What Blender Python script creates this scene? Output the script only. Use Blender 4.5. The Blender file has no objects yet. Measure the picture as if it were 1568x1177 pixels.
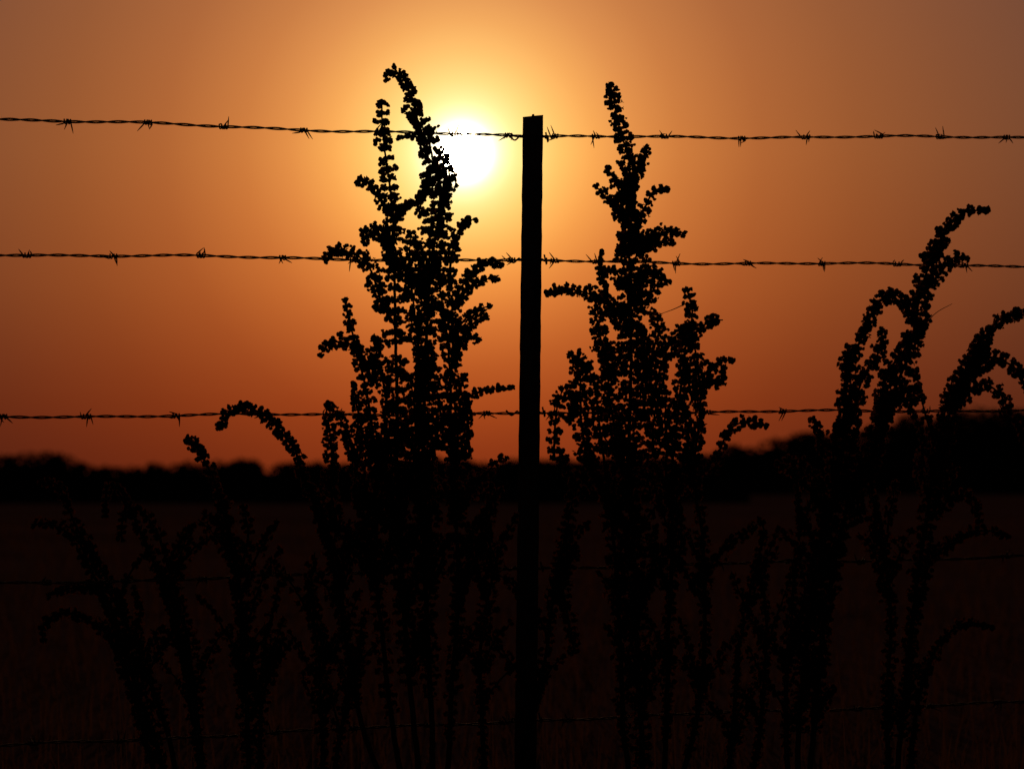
import bpy, math, random
import numpy as np
from mathutils import Vector
random.seed(11); rng=np.random.default_rng(11)
S=0.00145; D=100/36*1568*S; CH=0.8; HY=748.0; CX=784.0
def P(px,py,d=D):
    k=S*d/D
    return np.array([(px-CX)*k, d, CH+(HY-py)*k])
scene=bpy.context.scene

# ---------------------------------------------------------------- materials
def mat(name,c1,c2,scale=8,rough=0.9,spec=0.1,trans=0.0,tcol=None,metal=0.0,bump=0.0):
    m=bpy.data.materials.new(name); m.use_nodes=True
    nt=m.node_tree; n=nt.nodes; l=nt.links
    b=n['Principled BSDF']; out=n['Material Output']
    tc=n.new('ShaderNodeTexCoord'); no=n.new('ShaderNodeTexNoise'); no.inputs['Scale'].default_value=scale
    no.inputs['Detail'].default_value=2
    l.new(tc.outputs['Object'],no.inputs['Vector'])
    r=n.new('ShaderNodeValToRGB'); r.color_ramp.elements[0].position=0.35; r.color_ramp.elements[1].position=0.68
    r.color_ramp.elements[0].color=(*c1,1); r.color_ramp.elements[1].color=(*c2,1)
    l.new(no.outputs['Fac'],r.inputs['Fac'])
    if spec==0.0:
        n.remove(b); b=n.new('ShaderNodeBsdfDiffuse'); b.inputs['Roughness'].default_value=0.5
        l.new(r.outputs['Color'],b.inputs['Color']); l.new(b.outputs[0],out.inputs['Surface'])
    else:
        l.new(r.outputs['Color'],b.inputs['Base Color'])
        b.inputs['Roughness'].default_value=rough; b.inputs['Specular IOR Level'].default_value=spec
        b.inputs['Metallic'].default_value=metal
    if bump>0:
        bp=n.new('ShaderNodeBump'); bp.inputs['Strength'].default_value=bump; bp.inputs['Distance'].default_value=0.01
        l.new(no.outputs['Fac'],bp.inputs['Height']); l.new(bp.outputs['Normal'],b.inputs['Normal'])
    if trans>0:
        t=n.new('ShaderNodeBsdfTranslucent'); t.inputs['Color'].default_value=(*tcol,1)
        mx=n.new('ShaderNodeMixShader'); mx.inputs['Fac'].default_value=trans
        l.new(b.outputs[0],mx.inputs[1]); l.new(t.outputs[0],mx.inputs[2]); l.new(mx.outputs[0],out.inputs['Surface'])
    return m
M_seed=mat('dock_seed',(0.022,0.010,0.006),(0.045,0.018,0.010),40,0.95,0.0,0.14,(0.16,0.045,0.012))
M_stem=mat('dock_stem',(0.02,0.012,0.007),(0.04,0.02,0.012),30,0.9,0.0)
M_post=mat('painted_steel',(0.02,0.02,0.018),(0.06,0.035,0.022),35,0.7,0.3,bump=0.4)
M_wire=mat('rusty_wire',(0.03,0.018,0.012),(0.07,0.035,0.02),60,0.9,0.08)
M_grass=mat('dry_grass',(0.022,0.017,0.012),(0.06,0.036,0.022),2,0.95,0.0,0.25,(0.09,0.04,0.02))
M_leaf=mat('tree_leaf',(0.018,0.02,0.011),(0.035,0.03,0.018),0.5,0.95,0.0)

# ---------------------------------------------------------------- mesh accumulator (quads only)
class Acc:
    def __init__(s): s.v=[];s.f=[];s.m=[];s.n=0
    def add(s,v,f,mi=0):
        v=np.asarray(v,dtype=np.float32); f=np.asarray(f,dtype=np.int32)
        s.v.append(v); s.f.append(f+s.n); s.m.append(np.full(len(f),mi,dtype=np.int32)); s.n+=len(v)
    def build(s,name,mats,smooth=False,parent=None,origin=None):
        v=np.concatenate(s.v); f=np.concatenate(s.f); mi=np.concatenate(s.m)
        if origin is not None: v=v-np.asarray(origin,dtype=np.float32)
        me=bpy.data.meshes.new(name)
        me.vertices.add(len(v)); me.vertices.foreach_set('co',v.astype(np.float32).ravel())
        me.loops.add(len(f)*4); me.loops.foreach_set('vertex_index',f.ravel().astype(np.int32))
        me.polygons.add(len(f)); me.polygons.foreach_set('loop_start',np.arange(0,len(f)*4,4,dtype=np.int32))
        me.polygons.foreach_set('material_index',mi)
        if smooth: me.polygons.foreach_set('use_smooth',np.ones(len(f),dtype=bool))
        for m in mats: me.materials.append(m)
        me.update(calc_edges=True); me.validate()
        o=bpy.data.objects.new(name,me); scene.collection.objects.link(o)
        if origin is not None: o.location=origin
        if parent: o.parent=parent
        return o
def norm(a): return a/np.maximum(np.linalg.norm(a,axis=-1,keepdims=True),1e-9)
def tube(acc,pts,rad,K=6,mi=0):
    pts=np.asarray(pts,float); N=len(pts); rad=np.broadcast_to(np.asarray(rad,float),(N,))
    t=norm(np.gradient(pts,axis=0))
    mean=np.abs(t).mean(0); ref=np.zeros(3); ref[int(np.argmin(mean))]=1.0
    a=norm(np.cross(t,ref)); b=np.cross(t,a)
    th=np.arange(K)*2*math.pi/K
    v=pts[:,None,:]+rad[:,None,None]*(np.cos(th)[None,:,None]*a[:,None,:]+np.sin(th)[None,:,None]*b[:,None,:])
    i=np.arange(N-1)[:,None]; k=np.arange(K)[None,:]; k2=(k+1)%K
    f=np.stack([i*K+k,i*K+k2,(i+1)*K+k2,(i+1)*K+k],-1).reshape(-1,4)
    acc.add(v.reshape(-1,3),f,mi)
def catmull(pts,step):
    pts=np.asarray(pts,float)
    if len(pts)==2: pts=np.array([pts[0],(pts[0]+pts[1])/2,pts[1]])
    ext=np.vstack([2*pts[0]-pts[1],pts,2*pts[-1]-pts[-2]])
    out=[]
    for i in range(1,len(ext)-2):
        p0,p1,p2,p3=ext[i-1:i+3]
        n=max(2,int(np.linalg.norm((p2-p1)[:2])/step))
        for j in range(n):
            t=j/n
            out.append(0.5*((2*p1)+(-p0+p2)*t+(2*p0-5*p1+4*p2-p3)*t*t+(-p0+3*p1-3*p2+p3)*t**3))
    out.append(ext[-2]); return np.array(out)

# ---------------------------------------------------------------- curly dock plants
def seed_template():
    V=[];F=[]
    for k in range(3):
        a=k*2*math.pi/3
        prof=[(0,-1.0),(0.55,-0.75),(0.95,-0.05),(0.72,0.6),(0.25,0.95),(0,0.85)]
        b=len(V)
        for r,z in prof: V.append((r*math.cos(a),r*math.sin(a),z))
        F.append((b,b+1,b+2,b+5)); F.append((b+5,b+2,b+3,b+4))
    return np.array(V),np.array(F)
SV,SF=seed_template()
def add_seeds(acc,cent,size):
    n=len(cent)
    q=rng.normal(size=(n,4)); q/=np.linalg.norm(q,axis=1,keepdims=True)
    w,x,y,z=q.T
    R=np.stack([1-2*(y*y+z*z),2*(x*y-z*w),2*(x*z+y*w),2*(x*y+z*w),1-2*(x*x+z*z),2*(y*z-x*w),2*(x*z-y*w),2*(y*z+x*w),1-2*(x*x+y*y)],-1).reshape(n,3,3)
    v=np.einsum('nij,kj->nki',R,SV)*size[:,None,None]+cent[:,None,:]
    f=SF[None]+(np.arange(n)*len(SV))[:,None,None]
    acc.add(v.reshape(-1,3),f.reshape(-1,4),0)

def branch(acc,pts,hw=(12,8),gap=10,d0=6.0,d1=None,stem=(3,1.2),bare=0.0,seedpx=3.6,dens=1.0,tight=0.19,skip=0.05):
    """pts: outline of a stalk in fence-plane units, from its base to its tip; hw: half width of fruit whorls base->tip"""
    gap=gap*1.12
    if d1 is None: d1=d0+random.uniform(-0.10,0.10)
    c=catmull(pts,4.0)
    seg=np.linalg.norm(np.diff(c,axis=0),axis=1); s=np.concatenate([[0],np.cumsum(seg)]); L=s[-1]
    t=s/L
    wob=np.cumsum(rng.normal(size=len(c)))*0.3; wob-=np.linspace(wob[0],wob[-1],len(wob))
    c=c.copy(); c[:,0]+=wob
    dep=d0+(d1-d0)*t
    W=np.array([P(c[i,0],c[i,1],dep[i]) for i in range(len(c))])
    tube(acc,W,(stem[0]+(stem[1]-stem[0])*t)*S,5,1)
    hw=np.asarray(hw,float)*1.06; hx=np.linspace(0,1,len(hw))
    pos=bare*L+random.uniform(0,gap)
    cents=[];sizes=[]
    tan=norm(np.gradient(W,axis=0))
    while pos<L+2:
        if random.random()<skip and L-pos>30:
            pos+=gap*random.uniform(0.3,0.7); continue
        tt=min(pos/L,1.0)
        h=np.interp(tt,hx,hw)
        rem=L-pos
        h*=min(1.0,0.75+0.25*max(rem,0)/18)
        h*=random.choice((random.uniform(0.72,0.95),random.uniform(0.88,1.15),random.uniform(0.92,1.15)))
        g=gap*(0.62+0.38*min(1,h/15))
        ctr=np.array([np.interp(pos,s,W[:,k]) for k in range(3)])
        tg=norm(np.array([np.interp(pos,s,tan[:,k]) for k in range(3)]))
        a=norm(np.cross(tg,[0.3,1,0.1])); b=np.cross(tg,a)
        n=int(dens*(6+h*h*0.07+h*0.7)); n=max(5,n)
        ang=rng.uniform(0,2*math.pi,n); rr=np.sqrt(rng.uniform(0.08,1.0,n))
        ang+=0.35*np.sin(ang*3+random.uniform(0,6)); rr*=1+0.18*np.cos(ang-random.uniform(0,6.3))+0.12*np.sin(ang*4+random.uniform(0,6))
        R=np.maximum(h-seedpx*0.55,1.5)*S
        ax=rng.normal(0,g*tight,n)*S - rr*random.uniform(0.0,0.22)*h*S
        ax+=rr*R*np.cos(ang-random.uniform(0,6.3))*random.uniform(0,0.28)
        cc=ctr+(np.cos(ang)*rr*R)[:,None]*a+(np.sin(ang)*rr*R)[:,None]*b+ax[:,None]*tg
        cents.append(cc); sizes.append(rng.uniform(0.65,1.2,n)*seedpx*S)
        pos+=g*random.uniform(0.8,1.22)
    if cents: add_seeds(acc,np.concatenate(cents),np.concatenate(sizes))

def side_branches(acc,main,y0,y1,n,d0,hw=(12,8),lmin=60,lmax=150):
    m=catmull(main,6)
    ok=m[(m[:,1]>y0)&(m[:,1]<y1)]
    for i in range(n):
        p=ok[random.randrange(len(ok))]; sd=random.choice((-1,1)); L=random.uniform(lmin,lmax)
        a=math.radians(random.uniform(8,30)); dr=random.choice((random.uniform(-0.1,0.12),random.uniform(0,0.25)))
        q=[p]
        x,y=p
        for k in range(4):
            x+=sd*math.sin(a)*L/4; y-=math.cos(a)*L/4; a+=dr*(0.5+k*0.5)+random.uniform(-0.15,0.15)
            q.append((x,y))
        w=random.uniform(0.7,1.15)
        branch(acc,q,(hw[0]*w,hw[0]*w,hw[1]*w),random.uniform(10,14),d0,d0+random.uniform(-0.15,0.15),(2.2,0.9),0.1,skip=0.12)

def plant(base_px,depth,mains,subs,wisps=(),name='curly_dock_plant'):
    acc=Acc()
    for m in mains:
        dd=depth+random.uniform(-0.04,0.04)
        branch(acc,m['p'],m['hw'],m.get('gap',10),dd,dd+random.uniform(-0.04,0.04),m.get('stem',(5,1.3)),m.get('bare',0.0),dens=m.get('dens',1.0),tight=m.get('tight',0.2))
        for (a,b,n) in m.get('side',()): side_branches(acc,m['p'],a,b,n,dd)
    for sdef in subs:
        pts,hw=sdef[0],sdef[1]; gap=sdef[2] if len(sdef)>2 else 9
        branch(acc,pts,hw,gap,depth+random.uniform(-0.05,0.05),None,(2.4,1.0))
    for w in wisps:
        c=catmull(w,4); tube(acc,[P(x,y,depth) for x,y in c],np.linspace(0.8,0.35,len(c))*S,4,1)
    o=P(base_px,HY+CH/(S*depth/D),depth); o[2]=0
    for i in range(9):   # dried basal leaves
        a=random.uniform(0,2*math.pi); L=random.uniform(0.12,0.24); w=random.uniform(0.012,0.025)
        n=12; t=np.linspace(0,1,n)
        r=L*t; z=0.02+0.10*np.sin(t*2.4)*random.uniform(0.5,1)
        cx=o[0]+np.cos(a)*r; cy=o[1]+np.sin(a)*r
        ww=w*np.sin(np.clip(t,0.03,0.985)*math.pi)**0.7; cr=0.008*np.sin(t*30+i)
        Lf=np.stack([cx-np.sin(a)*ww,cy+np.cos(a)*ww,z+cr],-1); Rt=np.stack([cx+np.sin(a)*ww,cy-np.cos(a)*ww,z-cr],-1)
        v=np.concatenate([Lf,Rt]); f=[(j,j+1,n+j+1,n+j) for j in range(n-1)]
        acc.add(v,f,1)
    return acc.build(name,[M_seed,M_stem],origin=o)

DA=D-0.30
# --- plant left of the post
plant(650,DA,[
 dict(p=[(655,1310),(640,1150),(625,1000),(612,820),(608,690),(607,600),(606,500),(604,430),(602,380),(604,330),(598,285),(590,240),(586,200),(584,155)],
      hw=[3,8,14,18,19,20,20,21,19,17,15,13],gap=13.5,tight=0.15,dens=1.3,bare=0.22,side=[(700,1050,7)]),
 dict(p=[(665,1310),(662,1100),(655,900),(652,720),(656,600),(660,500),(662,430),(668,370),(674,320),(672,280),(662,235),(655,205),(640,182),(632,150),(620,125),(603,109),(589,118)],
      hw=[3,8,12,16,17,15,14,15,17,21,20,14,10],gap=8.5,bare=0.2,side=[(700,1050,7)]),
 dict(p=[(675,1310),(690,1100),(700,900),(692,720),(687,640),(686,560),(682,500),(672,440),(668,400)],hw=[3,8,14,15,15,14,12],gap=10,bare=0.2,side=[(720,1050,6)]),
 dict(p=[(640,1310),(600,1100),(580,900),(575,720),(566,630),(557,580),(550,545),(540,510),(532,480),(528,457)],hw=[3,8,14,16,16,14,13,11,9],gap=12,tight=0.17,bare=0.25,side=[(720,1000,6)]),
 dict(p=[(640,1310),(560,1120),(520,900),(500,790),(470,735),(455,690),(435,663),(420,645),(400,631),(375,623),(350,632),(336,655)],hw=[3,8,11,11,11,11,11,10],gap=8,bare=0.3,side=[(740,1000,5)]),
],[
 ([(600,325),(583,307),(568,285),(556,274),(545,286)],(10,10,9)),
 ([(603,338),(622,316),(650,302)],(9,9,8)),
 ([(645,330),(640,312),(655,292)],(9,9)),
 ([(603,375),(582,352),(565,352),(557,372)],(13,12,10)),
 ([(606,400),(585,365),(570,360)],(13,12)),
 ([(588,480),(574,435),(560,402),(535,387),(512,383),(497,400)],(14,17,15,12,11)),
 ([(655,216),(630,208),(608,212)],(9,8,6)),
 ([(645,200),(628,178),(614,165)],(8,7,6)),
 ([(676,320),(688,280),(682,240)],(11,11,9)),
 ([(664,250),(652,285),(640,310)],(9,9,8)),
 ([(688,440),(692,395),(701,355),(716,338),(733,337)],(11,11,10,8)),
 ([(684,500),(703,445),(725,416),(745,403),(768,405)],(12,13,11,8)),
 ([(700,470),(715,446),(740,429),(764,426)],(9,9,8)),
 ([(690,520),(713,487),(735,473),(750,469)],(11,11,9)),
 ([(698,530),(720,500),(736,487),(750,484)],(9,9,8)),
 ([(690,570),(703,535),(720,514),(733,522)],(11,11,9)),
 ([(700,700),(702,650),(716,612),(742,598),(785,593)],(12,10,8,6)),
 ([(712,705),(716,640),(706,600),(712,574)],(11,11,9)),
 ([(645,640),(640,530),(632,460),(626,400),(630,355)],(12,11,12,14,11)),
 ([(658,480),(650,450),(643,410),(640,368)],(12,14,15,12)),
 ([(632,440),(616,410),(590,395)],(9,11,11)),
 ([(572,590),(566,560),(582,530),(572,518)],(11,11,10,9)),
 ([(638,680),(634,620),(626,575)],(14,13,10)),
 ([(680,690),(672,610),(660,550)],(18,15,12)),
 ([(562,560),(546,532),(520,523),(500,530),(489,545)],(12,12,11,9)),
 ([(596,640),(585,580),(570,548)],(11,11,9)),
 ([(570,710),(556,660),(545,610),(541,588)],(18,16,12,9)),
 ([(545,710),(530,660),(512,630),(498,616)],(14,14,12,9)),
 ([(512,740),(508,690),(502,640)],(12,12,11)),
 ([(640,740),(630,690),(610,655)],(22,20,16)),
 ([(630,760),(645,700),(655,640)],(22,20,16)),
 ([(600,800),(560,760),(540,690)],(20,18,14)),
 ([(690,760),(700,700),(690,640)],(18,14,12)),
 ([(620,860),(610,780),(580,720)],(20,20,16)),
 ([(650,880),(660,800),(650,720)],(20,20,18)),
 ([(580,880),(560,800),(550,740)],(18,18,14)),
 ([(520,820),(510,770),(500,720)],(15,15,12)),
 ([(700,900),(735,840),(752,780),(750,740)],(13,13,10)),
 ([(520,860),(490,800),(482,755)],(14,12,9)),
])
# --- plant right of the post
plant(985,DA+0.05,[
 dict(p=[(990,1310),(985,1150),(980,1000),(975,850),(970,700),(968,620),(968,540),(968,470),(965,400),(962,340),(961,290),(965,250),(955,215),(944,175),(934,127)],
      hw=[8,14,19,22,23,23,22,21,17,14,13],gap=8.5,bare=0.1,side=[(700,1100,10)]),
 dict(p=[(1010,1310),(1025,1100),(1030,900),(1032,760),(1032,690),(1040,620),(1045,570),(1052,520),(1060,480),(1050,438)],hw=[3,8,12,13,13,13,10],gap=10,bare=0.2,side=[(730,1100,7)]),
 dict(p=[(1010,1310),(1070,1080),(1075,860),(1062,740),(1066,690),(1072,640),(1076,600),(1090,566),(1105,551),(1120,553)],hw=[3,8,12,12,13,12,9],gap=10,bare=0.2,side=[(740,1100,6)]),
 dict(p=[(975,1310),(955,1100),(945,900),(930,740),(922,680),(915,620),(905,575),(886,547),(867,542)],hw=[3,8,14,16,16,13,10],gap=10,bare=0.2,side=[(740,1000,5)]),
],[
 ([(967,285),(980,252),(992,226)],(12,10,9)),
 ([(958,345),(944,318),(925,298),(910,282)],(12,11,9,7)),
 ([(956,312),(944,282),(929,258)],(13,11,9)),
 ([(968,335),(960,300),(968,270)],(13,13,12)),
 ([(975,350),(990,316),(1003,292),(1021,290)],(13,12,10,8)),
 ([(965,390),(1000,362),(1025,355),(1050,357)],(17,15,12,8)),
 ([(975,385),(1005,370),(1030,373)],(13,12,8)),
 ([(950,400),(958,372),(975,350)],(13,14,11)),
 ([(935,480),(924,435),(918,404),(922,384)],(12,10,8,5)),
 ([(964,500),(930,466),(905,451),(870,443),(836,449)],(18,15,11,8)),
 ([(975,480),(1000,445),(1014,425),(1023,438)],(15,13,10)),
 ([(985,430),(1000,415),(1015,430)],(13,12,9)),
 ([(970,470),(985,420),(990,395)],(15,14,10)),
 ([(958,440),(945,420),(930,410)],(14,12,9)),
 ([(985,580),(1002,530),(1008,500),(1000,480)],(15,14,12)),
 ([(1055,520),(1085,493),(1107,490)],(12,11,9)),
 ([(1000,620),(1014,556),(1033,517),(1055,500)],(14,13,12)),
 ([(1075,600),(1066,545),(1056,500)],(13,13,12)),
 ([(1085,575),(1100,590),(1108,560)],(10,8,6)),
 ([(1060,610),(1050,570),(1040,540)],(11,10,8)),
 ([(1025,690),(1018,645),(1022,600)],(13,13,10)),
 ([(1050,700),(1054,660),(1045,620)],(11,11,9)),
 ([(940,580),(922,525),(910,470)],(18,17,13)),
 ([(900,710),(888,640),(888,580),(880,550)],(15,15,15,12)),
 ([(848,705),(848,655),(855,612),(866,590)],(11,13,13,10),12),
 ([(872,650),(876,610),(868,592)],(8,8,6)),
 ([(950,700),(935,610),(930,520)],(16,16,14)),
 ([(1000,700),(1000,640),(1015,590)],(15,14,11)),
 ([(985,640),(990,560),(980,500)],(15,14,13)),
 ([(1090,730),(1106,678),(1125,652),(1150,645),(1173,652)],(10,11,10,8)),
 ([(960,800),(920,740),(895,690)],(18,15,12)),
 ([(985,800),(1030,740),(1060,690)],(16,14,12)),
 ([(900,760),(870,720),(860,690)],(13,12,10)),
 ([(880,1000),(860,880),(870,800),(880,740)],(12,13,14,11)),
 ([(1060,900),(1110,840),(1160,802)],(11,11,9)),
],wisps=[[(1050,465),(1030,474),(1010,481)]])
# --- plants on the right
plant(1260,DA-0.1,[
 dict(p=[(1235,1310),(1240,1150),(1255,1000),(1275,860),(1300,760),(1335,680),(1360,620),(1385,560),(1400,500),(1412,440),(1430,390),(1450,352),(1477,326),(1512,322)],hw=[4,7,10,13,14,14,15,18,17,14,9],gap=8.5,bare=0.2,side=[(700,1150,8)]),
 dict(p=[(1230,1310),(1225,1100),(1250,900),(1280,760),(1290,690),(1293,620),(1302,560),(1320,512),(1340,470),(1364,449),(1385,464),(1398,490)],hw=[4,8,12,15,16,16,14,12,10],gap=8.5,bare=0.2,side=[(740,1150,7)]),
 dict(p=[(1215,1310),(1205,1100),(1215,900),(1225,800),(1215,700)],hw=[3,8,11,9,5],gap=11,bare=0.2,side=[(760,1150,6)]),
],[
 ([(1418,445),(1445,412),(1462,394),(1482,396)],(14,13,11,8)),
 ([(1436,400),(1440,370),(1438,350)],(11,10,8)),
 ([(1345,640),(1362,572),(1390,530),(1410,502),(1427,482)],(14,14,13,10)),
 ([(1350,650),(1372,604),(1395,600),(1411,592)],(13,12,11,9)),
 ([(1385,610),(1400,615),(1408,598)],(10,9,7)),
 ([(1300,660),(1318,590),(1345,540),(1352,500)],(14,13,12,9)),
 ([(1300,580),(1296,550),(1302,530)],(13,13,11)),
 ([(1262,700),(1253,660),(1243,640)],(10,10,9)),
 ([(1290,760),(1275,700),(1290,640)],(16,15,12)),
 ([(1330,720),(1345,670),(1345,620)],(15,14,11)),
 ([(1320,800),(1310,740),(1320,690)],(16,14,12)),
],wisps=[[(1400,520),(1430,482),(1458,465)]])
plant(1400,DA-0.05,[
 dict(p=[(1380,1310),(1375,1150),(1390,1000),(1410,850),(1430,730),(1455,640),(1475,575),(1500,530),(1530,496),(1568,478),(1600,490)],hw=[4,8,10,12,14,15,15,13,9],gap=8.5,bare=0.2,side=[(650,1150,9)]),
 dict(p=[(1390,1310),(1400,1120),(1430,1000),(1475,955),(1520,960)],hw=[4,8,11,10,8],gap=10,bare=0.25),
 dict(p=[(1370,1310),(1360,1100),(1365,950),(1350,830),(1340,760)],hw=[4,8,11,10,8],gap=10,bare=0.2,side=[(800,1150,6)]),
],[
 ([(1480,580),(1515,548),(1545,558),(1568,580),(1580,610)],(14,14,12,9)),
 ([(1460,620),(1500,588),(1530,602),(1548,636)],(14,13,11,8)),
 ([(1495,560),(1510,520),(1520,500)],(11,11,9)),
 ([(1470,600),(1490,545),(1500,520)],(13,12,10)),
 ([(1430,790),(1460,760),(1490,765),(1500,800)],(12,12,10)),
 ([(1430,850),(1470,820),(1510,812),(1545,822)],(12,12,10,8)),
 ([(1440,760),(1440,700),(1450,650)],(15,14,12)),
 ([(1545,640),(1560,650),(1575,690)],(9,8,6)),
])
plant(1130,DA+0.15,[
 dict(p=[(1100,1310),(1120,1150),(1130,1000),(1150,900),(1170,820),(1160,790)],hw=[4,8,9,10,8],gap=10,bare=0.25,side=[(850,1150,5)]),
 dict(p=[(1110,1310),(1160,1150),(1175,1000),(1170,900),(1160,860)],hw=[4,8,10,10,8],gap=10,bare=0.25,side=[(900,1150,4)]),
],[])
# --- low dim plants at the left
plant(270,DA+0.0,[
 dict(p=[(275,1310),(245,1150),(205,1040),(175,940),(145,880),(120,830),(85,804),(48,802)],hw=[4,9,13,17,17,13,10],gap=9,bare=0.2,side=[(840,1150,6)]),
 dict(p=[(270,1310),(215,1100),(170,980),(125,945),(92,938),(68,955),(66,985)],hw=[4,8,11,11,10,8],gap=9,bare=0.3),
 dict(p=[(280,1310),(262,1150),(200,960),(150,860),(115,800),(90,745),(62,738)],hw=[3,8,11,11,10,8],gap=9,bare=0.3),
],[([(200,990),(215,940),(205,900)],(11,10,8)),([(150,900),(110,900),(72,912)],(10,9,7))])
plant(320,DA+0.1,[
 dict(p=[(320,1310),(305,1150),(290,1000),(265,890),(240,815),(212,778),(190,790),(186,830)],hw=[4,9,14,16,14,12,9],gap=9,bare=0.2,side=[(830,1100,6)]),
 dict(p=[(320,1310),(300,1120),(280,1000),(245,960),(240,1000)],hw=[3,7,9,8],gap=9,bare=0.4),
 dict(p=[(325,1310),(300,1100),(250,900),(190,760),(165,745),(160,790)],hw=[3,6,9,10,8],gap=9,bare=0.4),
],[])
plant(390,DA-0.05,[
 dict(p=[(385,1310),(378,1150),(375,1000),(365,880),(350,800),(330,740),(310,700),(298,680),(284,672)],hw=[4,9,15,18,16,13,12,10],gap=9,bare=0.2,side=[(800,1120,9)]),
 dict(p=[(390,1310),(400,1150),(405,1020),(420,930),(430,890)],hw=[4,8,11,11,8],gap=10,bare=0.25,side=[(900,1120,4)]),
],[([(360,860),(335,800),(308,785)],(13,12,10)),([(368,880),(380,820),(372,770)],(13,12,9))])
plant(500,DA+0.12,[
 dict(p=[(490,1310),(495,1150),(490,1030),(480,930),(470,880)],hw=[4,8,13,13,10],gap=10,bare=0.2,side=[(900,1130,7)]),
 dict(p=[(495,1310),(520,1150),(540,1030),(560,930)],hw=[4,8,12,10],gap=10,bare=0.25,side=[(960,1130,4)]),
],[])
plant(745,DA+0.2,[
 dict(p=[(735,1310),(740,1150),(735,1000),(750,900),(770,830),(790,790)],hw=[4,8,13,13,10],gap=10,bare=0.2,side=[(850,1130,7)]),
 dict(p=[(750,1310),(800,1150),(835,1000),(850,880),(870,800)],hw=[4,8,11,11,9],gap=10,bare=0.3,side=[(900,1100,5)]),
],[])

# ---------------------------------------------------------------- fence
post_x=812
PB=P(post_x,400,D)
wirespec=[
 (182,210,210,[100,226,342,463,580,695,778,851,912,1020,1138,1236,1346,1440,1542]),
 (387,398,405,[40,170,308,432,540,660,782,850,915,1038,1145,1260,1374,1478]),
 (637,632,627,[5,132,268,400,500,620,745,850,975,1085,1200,1310,1418,1535]),
 (894,870,852,[70,190,310,430,555,680,760,860,990,1100,1210,1320,1430,1540]),
 (1142,1102,1075,[50,180,300,420,540,655,770,870,980,1095,1205,1315,1425,1530])]
fence=bpy.data.objects.new('barbed_wire_fence',None); scene.collection.objects.link(fence)
fence.location=(0,0,0)
BACK=0.022
def perp_basis(t):
    a=norm(np.cross(t,[0,0,1.0])); b=np.cross(a,t); return a,b
for wi,(yl,yc,yr,barbs) in enumerate(wirespec):
    acc=Acc()
    C=P(post_x,yc,D+BACK); Lp=P(0,yl,D/1.075); Rp=P(1568,yr,D/0.955)
    EL=C+(Lp-C)*2.9; ER=C+(Rp-C)*2.7
    for (A,B,sgn) in ((C,EL,-1),(C,ER,1)):
        Ln=np.linalg.norm(B-A); n=int(Ln/0.0035); t=np.linspace(0,1,n)
        base=A+(B-A)*t[:,None]
        tg=norm(B-A); a,b=perp_basis(tg)
        s=t*Ln
        wobz=0.0020*np.sin(s*9+wi)+0.0012*np.sin(s*23+2*wi)-0.0020*np.sin(wi)-0.0012*np.sin(2*wi)
        base[:,2]+=wobz
        ph=s/0.095*2*math.pi+0.9*np.sin(s*5+wi)
        for k in (0,math.pi):
            off=0.0019*(np.cos(ph+k)[:,None]*a+np.sin(ph+k)[:,None]*b)
            tube(acc,base+off,0.0018,6,0)
        xs=[x for x in barbs if (x-post_x)*sgn>0]
        ts=[]
        for px in xs:
            u0,u1=0,1
            for _ in range(40):
                um=(u0+u1)/2; p=A+(B-A)*um; ppx=CX+p[0]/(S*p[1]/D)
                if (ppx-px)*sgn<0: u0=um
                else: u1=um
            ts.append(u0)
        last=max(ts); step=0.17/Ln
        while last+step<0.99: last+=step*random.uniform(0.9,1.1); ts.append(last)
        for u in ts:
            if u>=0.995: continue
            i=int(u*(n-1)); c=base[i]
            phb=random.uniform(0,6.28)
            for q in range(2):
                ph0=phb+q*math.pi*random.uniform(0.4,0.9); cx0=c+tg*(q-0.5)*0.009*random.uniform(0.8,1.3)
                m=26; th=np.linspace(0,2*math.pi*1.5,m)
                r=0.0046
                coil=cx0+(np.linspace(-0.004,0.004,m))[:,None]*tg+r*(np.cos(th+ph0)[:,None]*a+np.sin(th+ph0)[:,None]*b)
                def tipdir(idx,sg):
                    d=-math.sin(th[idx]+ph0)*a+math.cos(th[idx]+ph0)*b
                    d=sg*d; d=d+tg*random.uniform(-0.85,0.85); return norm(d)
                l1=random.uniform(0.014,0.026); l2=random.uniform(0.014,0.026)
                e0=coil[0]+tipdir(0,-1)*l1; e1=coil[-1]+tipdir(-1,1)*l2
                pts=np.vstack([e0,(e0+coil[0])/2,coil,(e1+coil[-1])/2,e1])
                rad=np.full(len(pts),0.0016); rad[0]=0.0005; rad[-1]=0.0005; rad[1]=rad[-2]=0.0015
                tube(acc,pts,rad,5,0)
    o=acc.build('wire_strand_%d'%(wi+1),[M_wire],smooth=True); o.parent=fence

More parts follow.
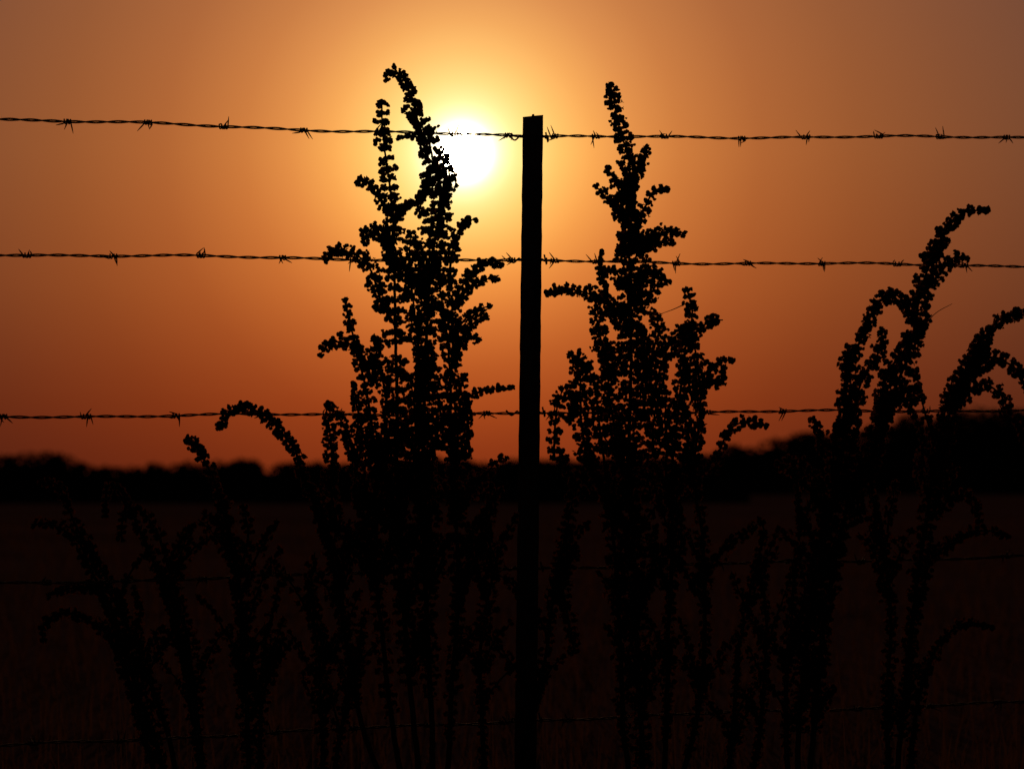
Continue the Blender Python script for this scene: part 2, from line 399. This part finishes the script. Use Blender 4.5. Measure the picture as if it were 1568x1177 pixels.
def tpost(name,bx,by,top_z,lean,rotz=0.0,clips=()):
    """studded steel T post: flange facing the field, stem towards the viewer"""
    W=0.0232; acc=Acc()
    prof=[(-W,0.003),(W,0.003),(W,-0.003),(0.0035,-0.005),(0.003,-0.034),(-0.003,-0.034),(-0.0035,-0.005),(-W,-0.003)]
    nz=90; zs=np.linspace(-0.35,top_z,nz); cr,sr=math.cos(rotz),math.sin(rotz)
    def xf(x,y,z):
        X=x*cr-y*sr; Y=x*sr+y*cr
        return (bx+X+lean*(z-top_z),by+Y,z)
    V=[]; K=len(prof)
    for iz,z in enumerate(zs):
        j=0.0004*math.sin(z*57)+0.0003*math.sin(z*131)
        wsc=0.97+0.09*(top_z-z)/top_z
        for (x,y) in prof:
            zz=z+ (0.10*x if iz==nz-1 else 0)
            xx=x*wsc-0.0005+ (j if x>0 else -j)
            if iz==nz-1: xx*=1.04
            if iz==nz-2: zz=top_z-0.004+0.1*x
            V.append(xf(xx,y,zz))
    F=[]
    for i in range(nz-1):
        for k in range(K):
            k2=(k+1)%K; F.append((i*K+k,i*K+k2,(i+1)*K+k2,(i+1)*K+k))
    b=(nz-1)*K
    F+= [(b+0,b+7,b+6,b+3),(b+0,b+3,b+2,b+1),(b+3,b+6,b+5,b+4)]
    acc.add(V,F,0)
    z=0.12
    while z<top_z-0.03:
        x0,x1,y0,y1,h=-0.006,0.006,0.0031,0.011,0.009
        q=[(x0,y0,z-h),(x1,y0,z-h),(x1,y0,z+h),(x0,y0,z+h),(x0*.6,y1,z-h*.5),(x1*.6,y1,z-h*.5),(x1*.6,y1,z+h*.6),(x0*.6,y1,z+h*.6)]
        acc.add([xf(*p) for p in q],[(4,5,6,7),(0,1,5,4),(1,2,6,5),(2,3,7,6),(3,0,4,7)],0); z+=0.053
    q=[(-0.05,0.006,-0.3),(0.05,0.006,-0.3),(0.05,0.006,-0.12),(-0.05,0.006,-0.12),(-0.05,0.01,-0.3),(0.05,0.01,-0.3),(0.05,0.01,-0.12),(-0.05,0.01,-0.12)]
    acc.add([xf(*p) for p in q],[(0,1,2,3),(4,5,6,7),(0,1,5,4),(1,2,6,5),(2,3,7,6),(3,0,4,7)],0)
    for cz in clips:
        W2=W*1.05+0.002
        pts=[(-W2-0.026,BACK+0.004,cz+0.006),(-W2-0.014,BACK-0.006,cz-0.005),(-W2-0.002,0.006,cz+0.004),(-W2+0.002,-0.006,cz+0.001),(-0.01,-0.030,cz),(0,-0.0385,cz),(0.01,-0.030,cz),(W2-0.002,-0.006,cz+0.001),(W2+0.002,0.006,cz-0.002),(W2+0.007,BACK-0.006,cz+0.005),(W2+0.007,BACK+0.006,cz-0.008),(W2+0.002,BACK+0.004,cz+0.014)]
        c=catmull([xf(*p) for p in pts],0.003)
        tube(acc,c,0.0019,6,1)
    return acc.build(name,[M_post,M_wire],origin=(bx,by,0))
topz=P(0,178,D)[2]
cl=[P(0,w[1],D)[2] for w in wirespec]
tpost('metal_fence_post',P(816.5,0,D)[0],D,topz,0.0118,0.0,cl)
for side,k in (('l',2.9),('r',2.7)):
    C=P(post_x,0,D+BACK)
    E=(P(0,0,D/1.075) if side=='l' else P(1568,0,D/0.955)); Q=C+(E-C)*k
    zz=[]
    for w in wirespec:
        Cw=P(post_x,w[1],D+BACK); Ew=(P(0,w[0],D/1.075) if side=='l' else P(1568,w[2],D/0.955)); zz.append((Cw+(Ew-Cw)*k)[2])
    tpost('metal_fence_post',Q[0],Q[1]-BACK,max(zz)+0.06,0.0,0.0,[z for z in zz if z>0.05])

# ---------------------------------------------------------------- ground
n=80
gx=np.sign(np.linspace(-1,1,n))*np.abs(np.linspace(-1,1,n))**3*2500
gy=-200+ (np.linspace(0,1,n)**3)*4200
X,Y=np.meshgrid(gx,gy); Z=np.zeros_like(X)
v=np.stack([X.ravel(),Y.ravel(),Z.ravel()],-1)
i=np.arange(n-1)[:,None];j=np.arange(n-1)[None,:]
f=np.stack([i*n+j,i*n+j+1,(i+1)*n+j+1,(i+1)*n+j],-1).reshape(-1,4)
acc=Acc(); acc.add(v,f)
M_ground=bpy.data.materials.new('field_soil_and_stubble'); M_ground.use_nodes=True
nt=M_ground.node_tree; nn=nt.nodes; l=nt.links; b=nn['Principled BSDF']
tc=nn.new('ShaderNodeTexCoord')
mp=nn.new('ShaderNodeMapping'); mp.inputs['Scale'].default_value=(0.05,0.12,1); l.new(tc.outputs['Object'],mp.inputs['Vector'])
n1=nn.new('ShaderNodeTexNoise'); n1.inputs['Scale'].default_value=1; n1.inputs['Detail'].default_value=6; n1.inputs['Roughness'].default_value=0.7
l.new(mp.outputs[0],n1.inputs['Vector'])
n2=nn.new('ShaderNodeTexNoise'); n2.inputs['Scale'].default_value=9; n2.inputs['Detail'].default_value=4; l.new(tc.outputs['Object'],n2.inputs['Vector'])
r1=nn.new('ShaderNodeValToRGB'); r1.color_ramp.elements[0].position=0.3; r1.color_ramp.elements[1].position=0.7
r1.color_ramp.elements[0].color=(0.055,0.034,0.03,1); r1.color_ramp.elements[1].color=(0.14,0.078,0.066,1)
mxx=nn.new('ShaderNodeMix'); mxx.data_type='RGBA'; mxx.blend_type='MULTIPLY'; mxx.inputs[0].default_value=0.6
r2=nn.new('ShaderNodeValToRGB'); r2.color_ramp.elements[0].color=(0.35,0.35,0.35,1); r2.color_ramp.elements[0].position=0.3; r2.color_ramp.elements[1].position=0.7
l.new(n1.outputs['Fac'],r1.inputs['Fac']); l.new(n2.outputs['Fac'],r2.inputs['Fac'])
l.new(r1.outputs['Color'],mxx.inputs[6]); l.new(r2.outputs['Color'],mxx.inputs[7]); l.new(mxx.outputs[2],b.inputs['Base Color'])
b.inputs['Roughness'].default_value=1; b.inputs['Specular IOR Level'].default_value=0
acc.build('field_ground',[M_ground])

# ---------------------------------------------------------------- grass (one object)
acc=Acc()
def blades(bx,by,h,w,bend):
    n=len(bx); a=rng.uniform(0,2*math.pi,n); dx,dy=np.cos(a),np.sin(a)
    vs=[]
    for k,(t,ww) in enumerate(((0,1),(0.5,0.8),(0.82,0.45),(1,0.08))):
        cx=bx+dx*bend*h*t*t; cy=by+dy*bend*h*t*t; cz=h*t*(1-0.25*bend*t)
        vs.append(np.stack([cx-dy*w*ww,cy+dx*w*ww,cz],-1)); vs.append(np.stack([cx+dy*w*ww,cy-dx*w*ww,cz],-1))
    v=np.stack(vs,1)
    f=np.array([(0,1,3,2),(2,3,5,4),(4,5,7,6)])[None]+(np.arange(n)*8)[:,None,None]
    acc.add(v.reshape(-1,3),f.reshape(-1,4),0)
N=30000
yy=4.5*np.exp(rng.uniform(0,1,N)*math.log(70/4.5)); xx=rng.uniform(-1,1,N)*(1.2+yy*0.34)
clump=0.6+0.4*np.sin(xx*2.3+np.sin(yy*1.7)*2)*np.sin(yy*1.1+xx)
hh=rng.uniform(0.07,0.22,N)*(0.6+0.6*clump)
blades(xx,yy,hh,rng.uniform(0.0015,0.003,N)*(1+yy/14),rng.uniform(0.1,0.9,N))
N=150; xx=rng.uniform(-2.2,2.4,N); yy=D+rng.uniform(-0.1,1.6,N)
blades(xx,yy,rng.uniform(0.25,0.58,N),rng.uniform(0.0009,0.0016,N),rng.uniform(0.05,0.5,N))
acc.build('grass',[M_grass])

# ---------------------------------------------------------------- distant trees and shrubs
def treemass(name,dist,prof,leaf,per_m,depth,nclump=1.0):
    acc=Acc()
    px=np.array([p[0] for p in prof],float); py=np.array([p[1] for p in prof],float)
    k=S*dist/D
    def height(x):
        p=CX+x/k; return CH+(HY-np.interp(p,px,py))*k
    x0=(px[0]-CX)*k; x1=(px[-1]-CX)*k
    nb=int((x1-x0)*nclump)
    for q in range(nb):
        cx=random.uniform(x0,x1); hh=height(cx)*random.uniform(0.80,1.0); r=random.uniform(0.16,0.34)*hh; r=min(r,3.2)
        cy=dist+random.uniform(0,depth); cz=max(hh-r*0.85,r*0.5)
        m=int(per_m)
        d=rng.normal(size=(m,3)); d=norm(d); rr=rng.uniform(0.45,1.05,m)**0.6*r*(1+0.22*np.sin(d[:,0]*7+q)*np.sin(d[:,2]*6+q*2))
        c=np.array([cx,cy,cz])+d*rr[:,None]*np.array([1.15,1,0.85])
        lf=leaf*rng.uniform(0.5,1.3,m)
        u=norm(rng.normal(size=(m,3))); w=norm(np.cross(u,rng.normal(size=(m,3))))
        v=np.stack([c-u*lf[:,None],c-w*lf[:,None]*0.55,c+u*lf[:,None],c+w*lf[:,None]*0.55],1)
        f=np.arange(m*4).reshape(m,4); acc.add(v.reshape(-1,3),f,0)
    nx=int((x1-x0)/(leaf*1.5)); xs=np.linspace(x0,x1,nx)
    for row in range(2):
        tops=height(xs)*(0.62+0.12*rng.uniform(size=nx)); yb=dist+depth*(0.3+0.4*row)+rng.uniform(-.2,.2,nx)*leaf*3
        v=np.concatenate([np.stack([xs,yb,np.full(nx,-0.1)],-1),np.stack([xs,yb,tops],-1)])
        f=[(i,i+1,nx+i+1,nx+i) for i in range(nx-1)]; acc.add(v,f,0)
    m=int((x1-x0)*14/ max(leaf,0.2)); xq=rng.uniform(x0,x1,m); zq=rng.uniform(0,1,m)*height(xq)*0.85
    c=np.stack([xq,dist+rng.uniform(-0.3,1,m)*depth*0.6,zq],-1); lf=leaf*rng.uniform(0.6,1.5,m)
    u=norm(rng.normal(size=(m,3))); w=norm(np.cross(u,rng.normal(size=(m,3))))
    v=np.stack([c-u*lf[:,None],c-w*lf[:,None]*0.6,c+u*lf[:,None],c+w*lf[:,None]*0.6],1)
    acc.add(v.reshape(-1,3),np.arange(m*4).reshape(m,4),0)
    for q in range(int((x1-x0)/6)):
        cx=random.uniform(x0,x1); h=height(cx)*0.7
        zt=np.linspace(-0.1,h,5); tube(acc,np.stack([cx+0.1*np.sin(zt),np.full(5,dist+depth*0.4),zt],-1),np.linspace(0.022*h,0.008*h,5),6,0)
    return acc.build(name,[M_leaf],origin=((x0+x1)/2,dist,0))
treemass('distant_shrub_row',165,[(-900,700),(-300,694),(-60,690),(0,686),(30,683),(60,684),(90,685),(102,704),(150,707),(190,709),(240,708),(280,702),(330,704),(380,701),(440,703),(480,706),(540,700),(600,703),(660,700),(700,694),(730,698),(760,703),(800,697),(850,700),(900,696),(960,700),(1040,702),(1100,708),(1150,712)],0.17,130,3.0,2.6)
treemass('distant_tree_line',420,[(640,712),(760,704),(900,700),(1000,698),(1060,694),(1100,690),(1130,676),(1150,672),(1180,656),(1215,658),(1240,654),(1270,662),(1300,656),(1340,646),(1370,636),(1410,628),(1450,622),(1500,618),(1568,616),(1700,606),(2100,620),(2700,650)],0.5,150,14,1.3)

# ---------------------------------------------------------------- sun and sky
sd=Vector(((708-CX)*S,D,(HY-235)*S)).normalized()
elev=math.asin(sd.z); az=math.atan2(sd.x,sd.y)
sun=bpy.data.lights.new('sun','SUN'); sun.energy=0.8; sun.angle=math.radians(0.53); sun.color=(1.0,0.42,0.20)
so=bpy.data.objects.new('sun',sun); scene.collection.objects.link(so)
so.rotation_euler=(-sd).to_track_quat('-Z','Y').to_euler(); so.location=(0,0,30)
w=bpy.data.worlds.new('World'); scene.world=w; w.use_nodes=True
nt=w.node_tree; nn=nt.nodes; l=nt.links; nn.clear()
out=nn.new('ShaderNodeOutputWorld'); bg=nn.new('ShaderNodeBackground')
sky=nn.new('ShaderNodeTexSky'); sky.sky_type='NISHITA'; sky.sun_disc=False; sky.sun_elevation=elev; sky.sun_rotation=az; sky.dust_density=8; sky.air_density=2
tc=nn.new('ShaderNodeTexCoord')
dist=nn.new('ShaderNodeVectorMath'); dist.operation='DISTANCE'; dist.inputs[1].default_value=sd; l.new(tc.outputs['Generated'],dist.inputs[0])
PX=S/D
def M(op,a,b=None,c=None):
    m=nn.new('ShaderNodeMath'); m.operation=op
    for i,x in enumerate((a,b,c)):
        if x is None: continue
        if isinstance(x,(int,float)): m.inputs[i].default_value=x
        else: l.new(x,m.inputs[i])
    return m.outputs[0]
def lin(c): return tuple(((x/255+0.055)/1.055)**2.4 if x/255>0.04045 else x/255/12.92 for x in c)
def ramp(fac,stops):
    r=nn.new('ShaderNodeValToRGB'); l.new(fac,r.inputs['Fac']); el=r.color_ramp.elements
    for (p,c) in stops[1:-1]: el.new(min(max(p,0.0001),0.9999))
    for e,(p,c) in zip(el,stops):
        e.color=(*c,1)
    el[0].position=stops[0][0]; el[len(stops)-1].position=stops[-1][0]
    return r.outputs['Color']
rpx=M('DIVIDE',dist.outputs['Value'],PX)
t=M('SQRT',M('DIVIDE',rpx,2500.0))
stops=[(0,(255,255,240)),(45,(255,252,216)),(60,(255,242,178)),(80,(255,229,143)),(110,(255,212,119)),(150,(253,188,99)),(200,(238,161,82)),(260,(216,135,70)),(330,(193,113,59)),(450,(162,88,49)),(600,(137,73,44)),(750,(118,64,44)),(900,(101,58,45)),(1150,(82,48,41)),(1600,(55,32,28)),(2500,(30,19,20))]
skycol=ramp(t,[(math.sqrt(r/2500),lin(c)) for r,c in stops])
sep=nn.new('ShaderNodeSeparateXYZ'); l.new(tc.outputs['Generated'],sep.inputs[0])
ez=M('MULTIPLY_ADD',sep.outputs['Z'],1/0.36,0.2)
es=[(-0.06,(0.45,0.18,0.10)),(0.0,(0.68,0.32,0.20)),(0.03,(0.84,0.47,0.30)),(0.07,(0.96,0.76,0.62)),(0.117,(1,1,1)),(0.17,(0.90,0.98,1.28)),(0.26,(0.7,0.85,1.2))]
tint=ramp(ez,[(z/0.36+0.2,tuple(x/1.3 for x in c)) for z,c in es])
mul=nn.new('ShaderNodeMix'); mul.data_type='RGBA'; mul.blend_type='MULTIPLY'; mul.inputs[0].default_value=1
l.new(skycol,mul.inputs[6]); l.new(tint,mul.inputs[7])
def VM(op,a,b):
    m=nn.new('ShaderNodeVectorMath'); m.operation=op
    if isinstance(a,tuple): m.inputs[0].default_value=a
    else: l.new(a,m.inputs[0])
    tgt=m.inputs['Scale'] if op=='SCALE' else m.inputs[1]
    if isinstance(b,(int,float,tuple)): tgt.default_value=b
    else: l.new(b,tgt)
    return m.outputs[0]
base=VM('SCALE',mul.outputs[2],1.3)
aur=M('DIVIDE',1500.0,M('ADD',1.0,M('POWER',M('DIVIDE',rpx,19.0),9.0)))
aur2=M('DIVIDE',1.5,M('ADD',1.0,M('POWER',M('DIVIDE',rpx,42.0),3.0)))
tot=VM('ADD',VM('ADD',VM('SCALE',(1.0,0.80,0.50),aur),VM('SCALE',(1.0,0.72,0.38),aur2)),VM('ADD',base,VM('SCALE',sky.outputs[0],0.003)))
l.new(tot,bg.inputs['Color']); bg.inputs['Strength'].default_value=1.0
l.new(bg.outputs[0],out.inputs[0])

# ---------------------------------------------------------------- camera
cam=bpy.data.cameras.new('camera'); co=bpy.data.objects.new('camera',cam); scene.collection.objects.link(co)
co.location=(0,0,CH); co.rotation_euler=(math.radians(90),0,0)
cam.lens=100; cam.sensor_width=36; cam.shift_y=(HY-588.5)/1568; cam.clip_start=0.1; cam.clip_end=8000
cam.dof.use_dof=True; cam.dof.focus_distance=D-0.18; cam.dof.aperture_fstop=5.0
scene.camera=co
scene.view_settings.view_transform='Standard'; scene.view_settings.look='None'; scene.view_settings.exposure=0
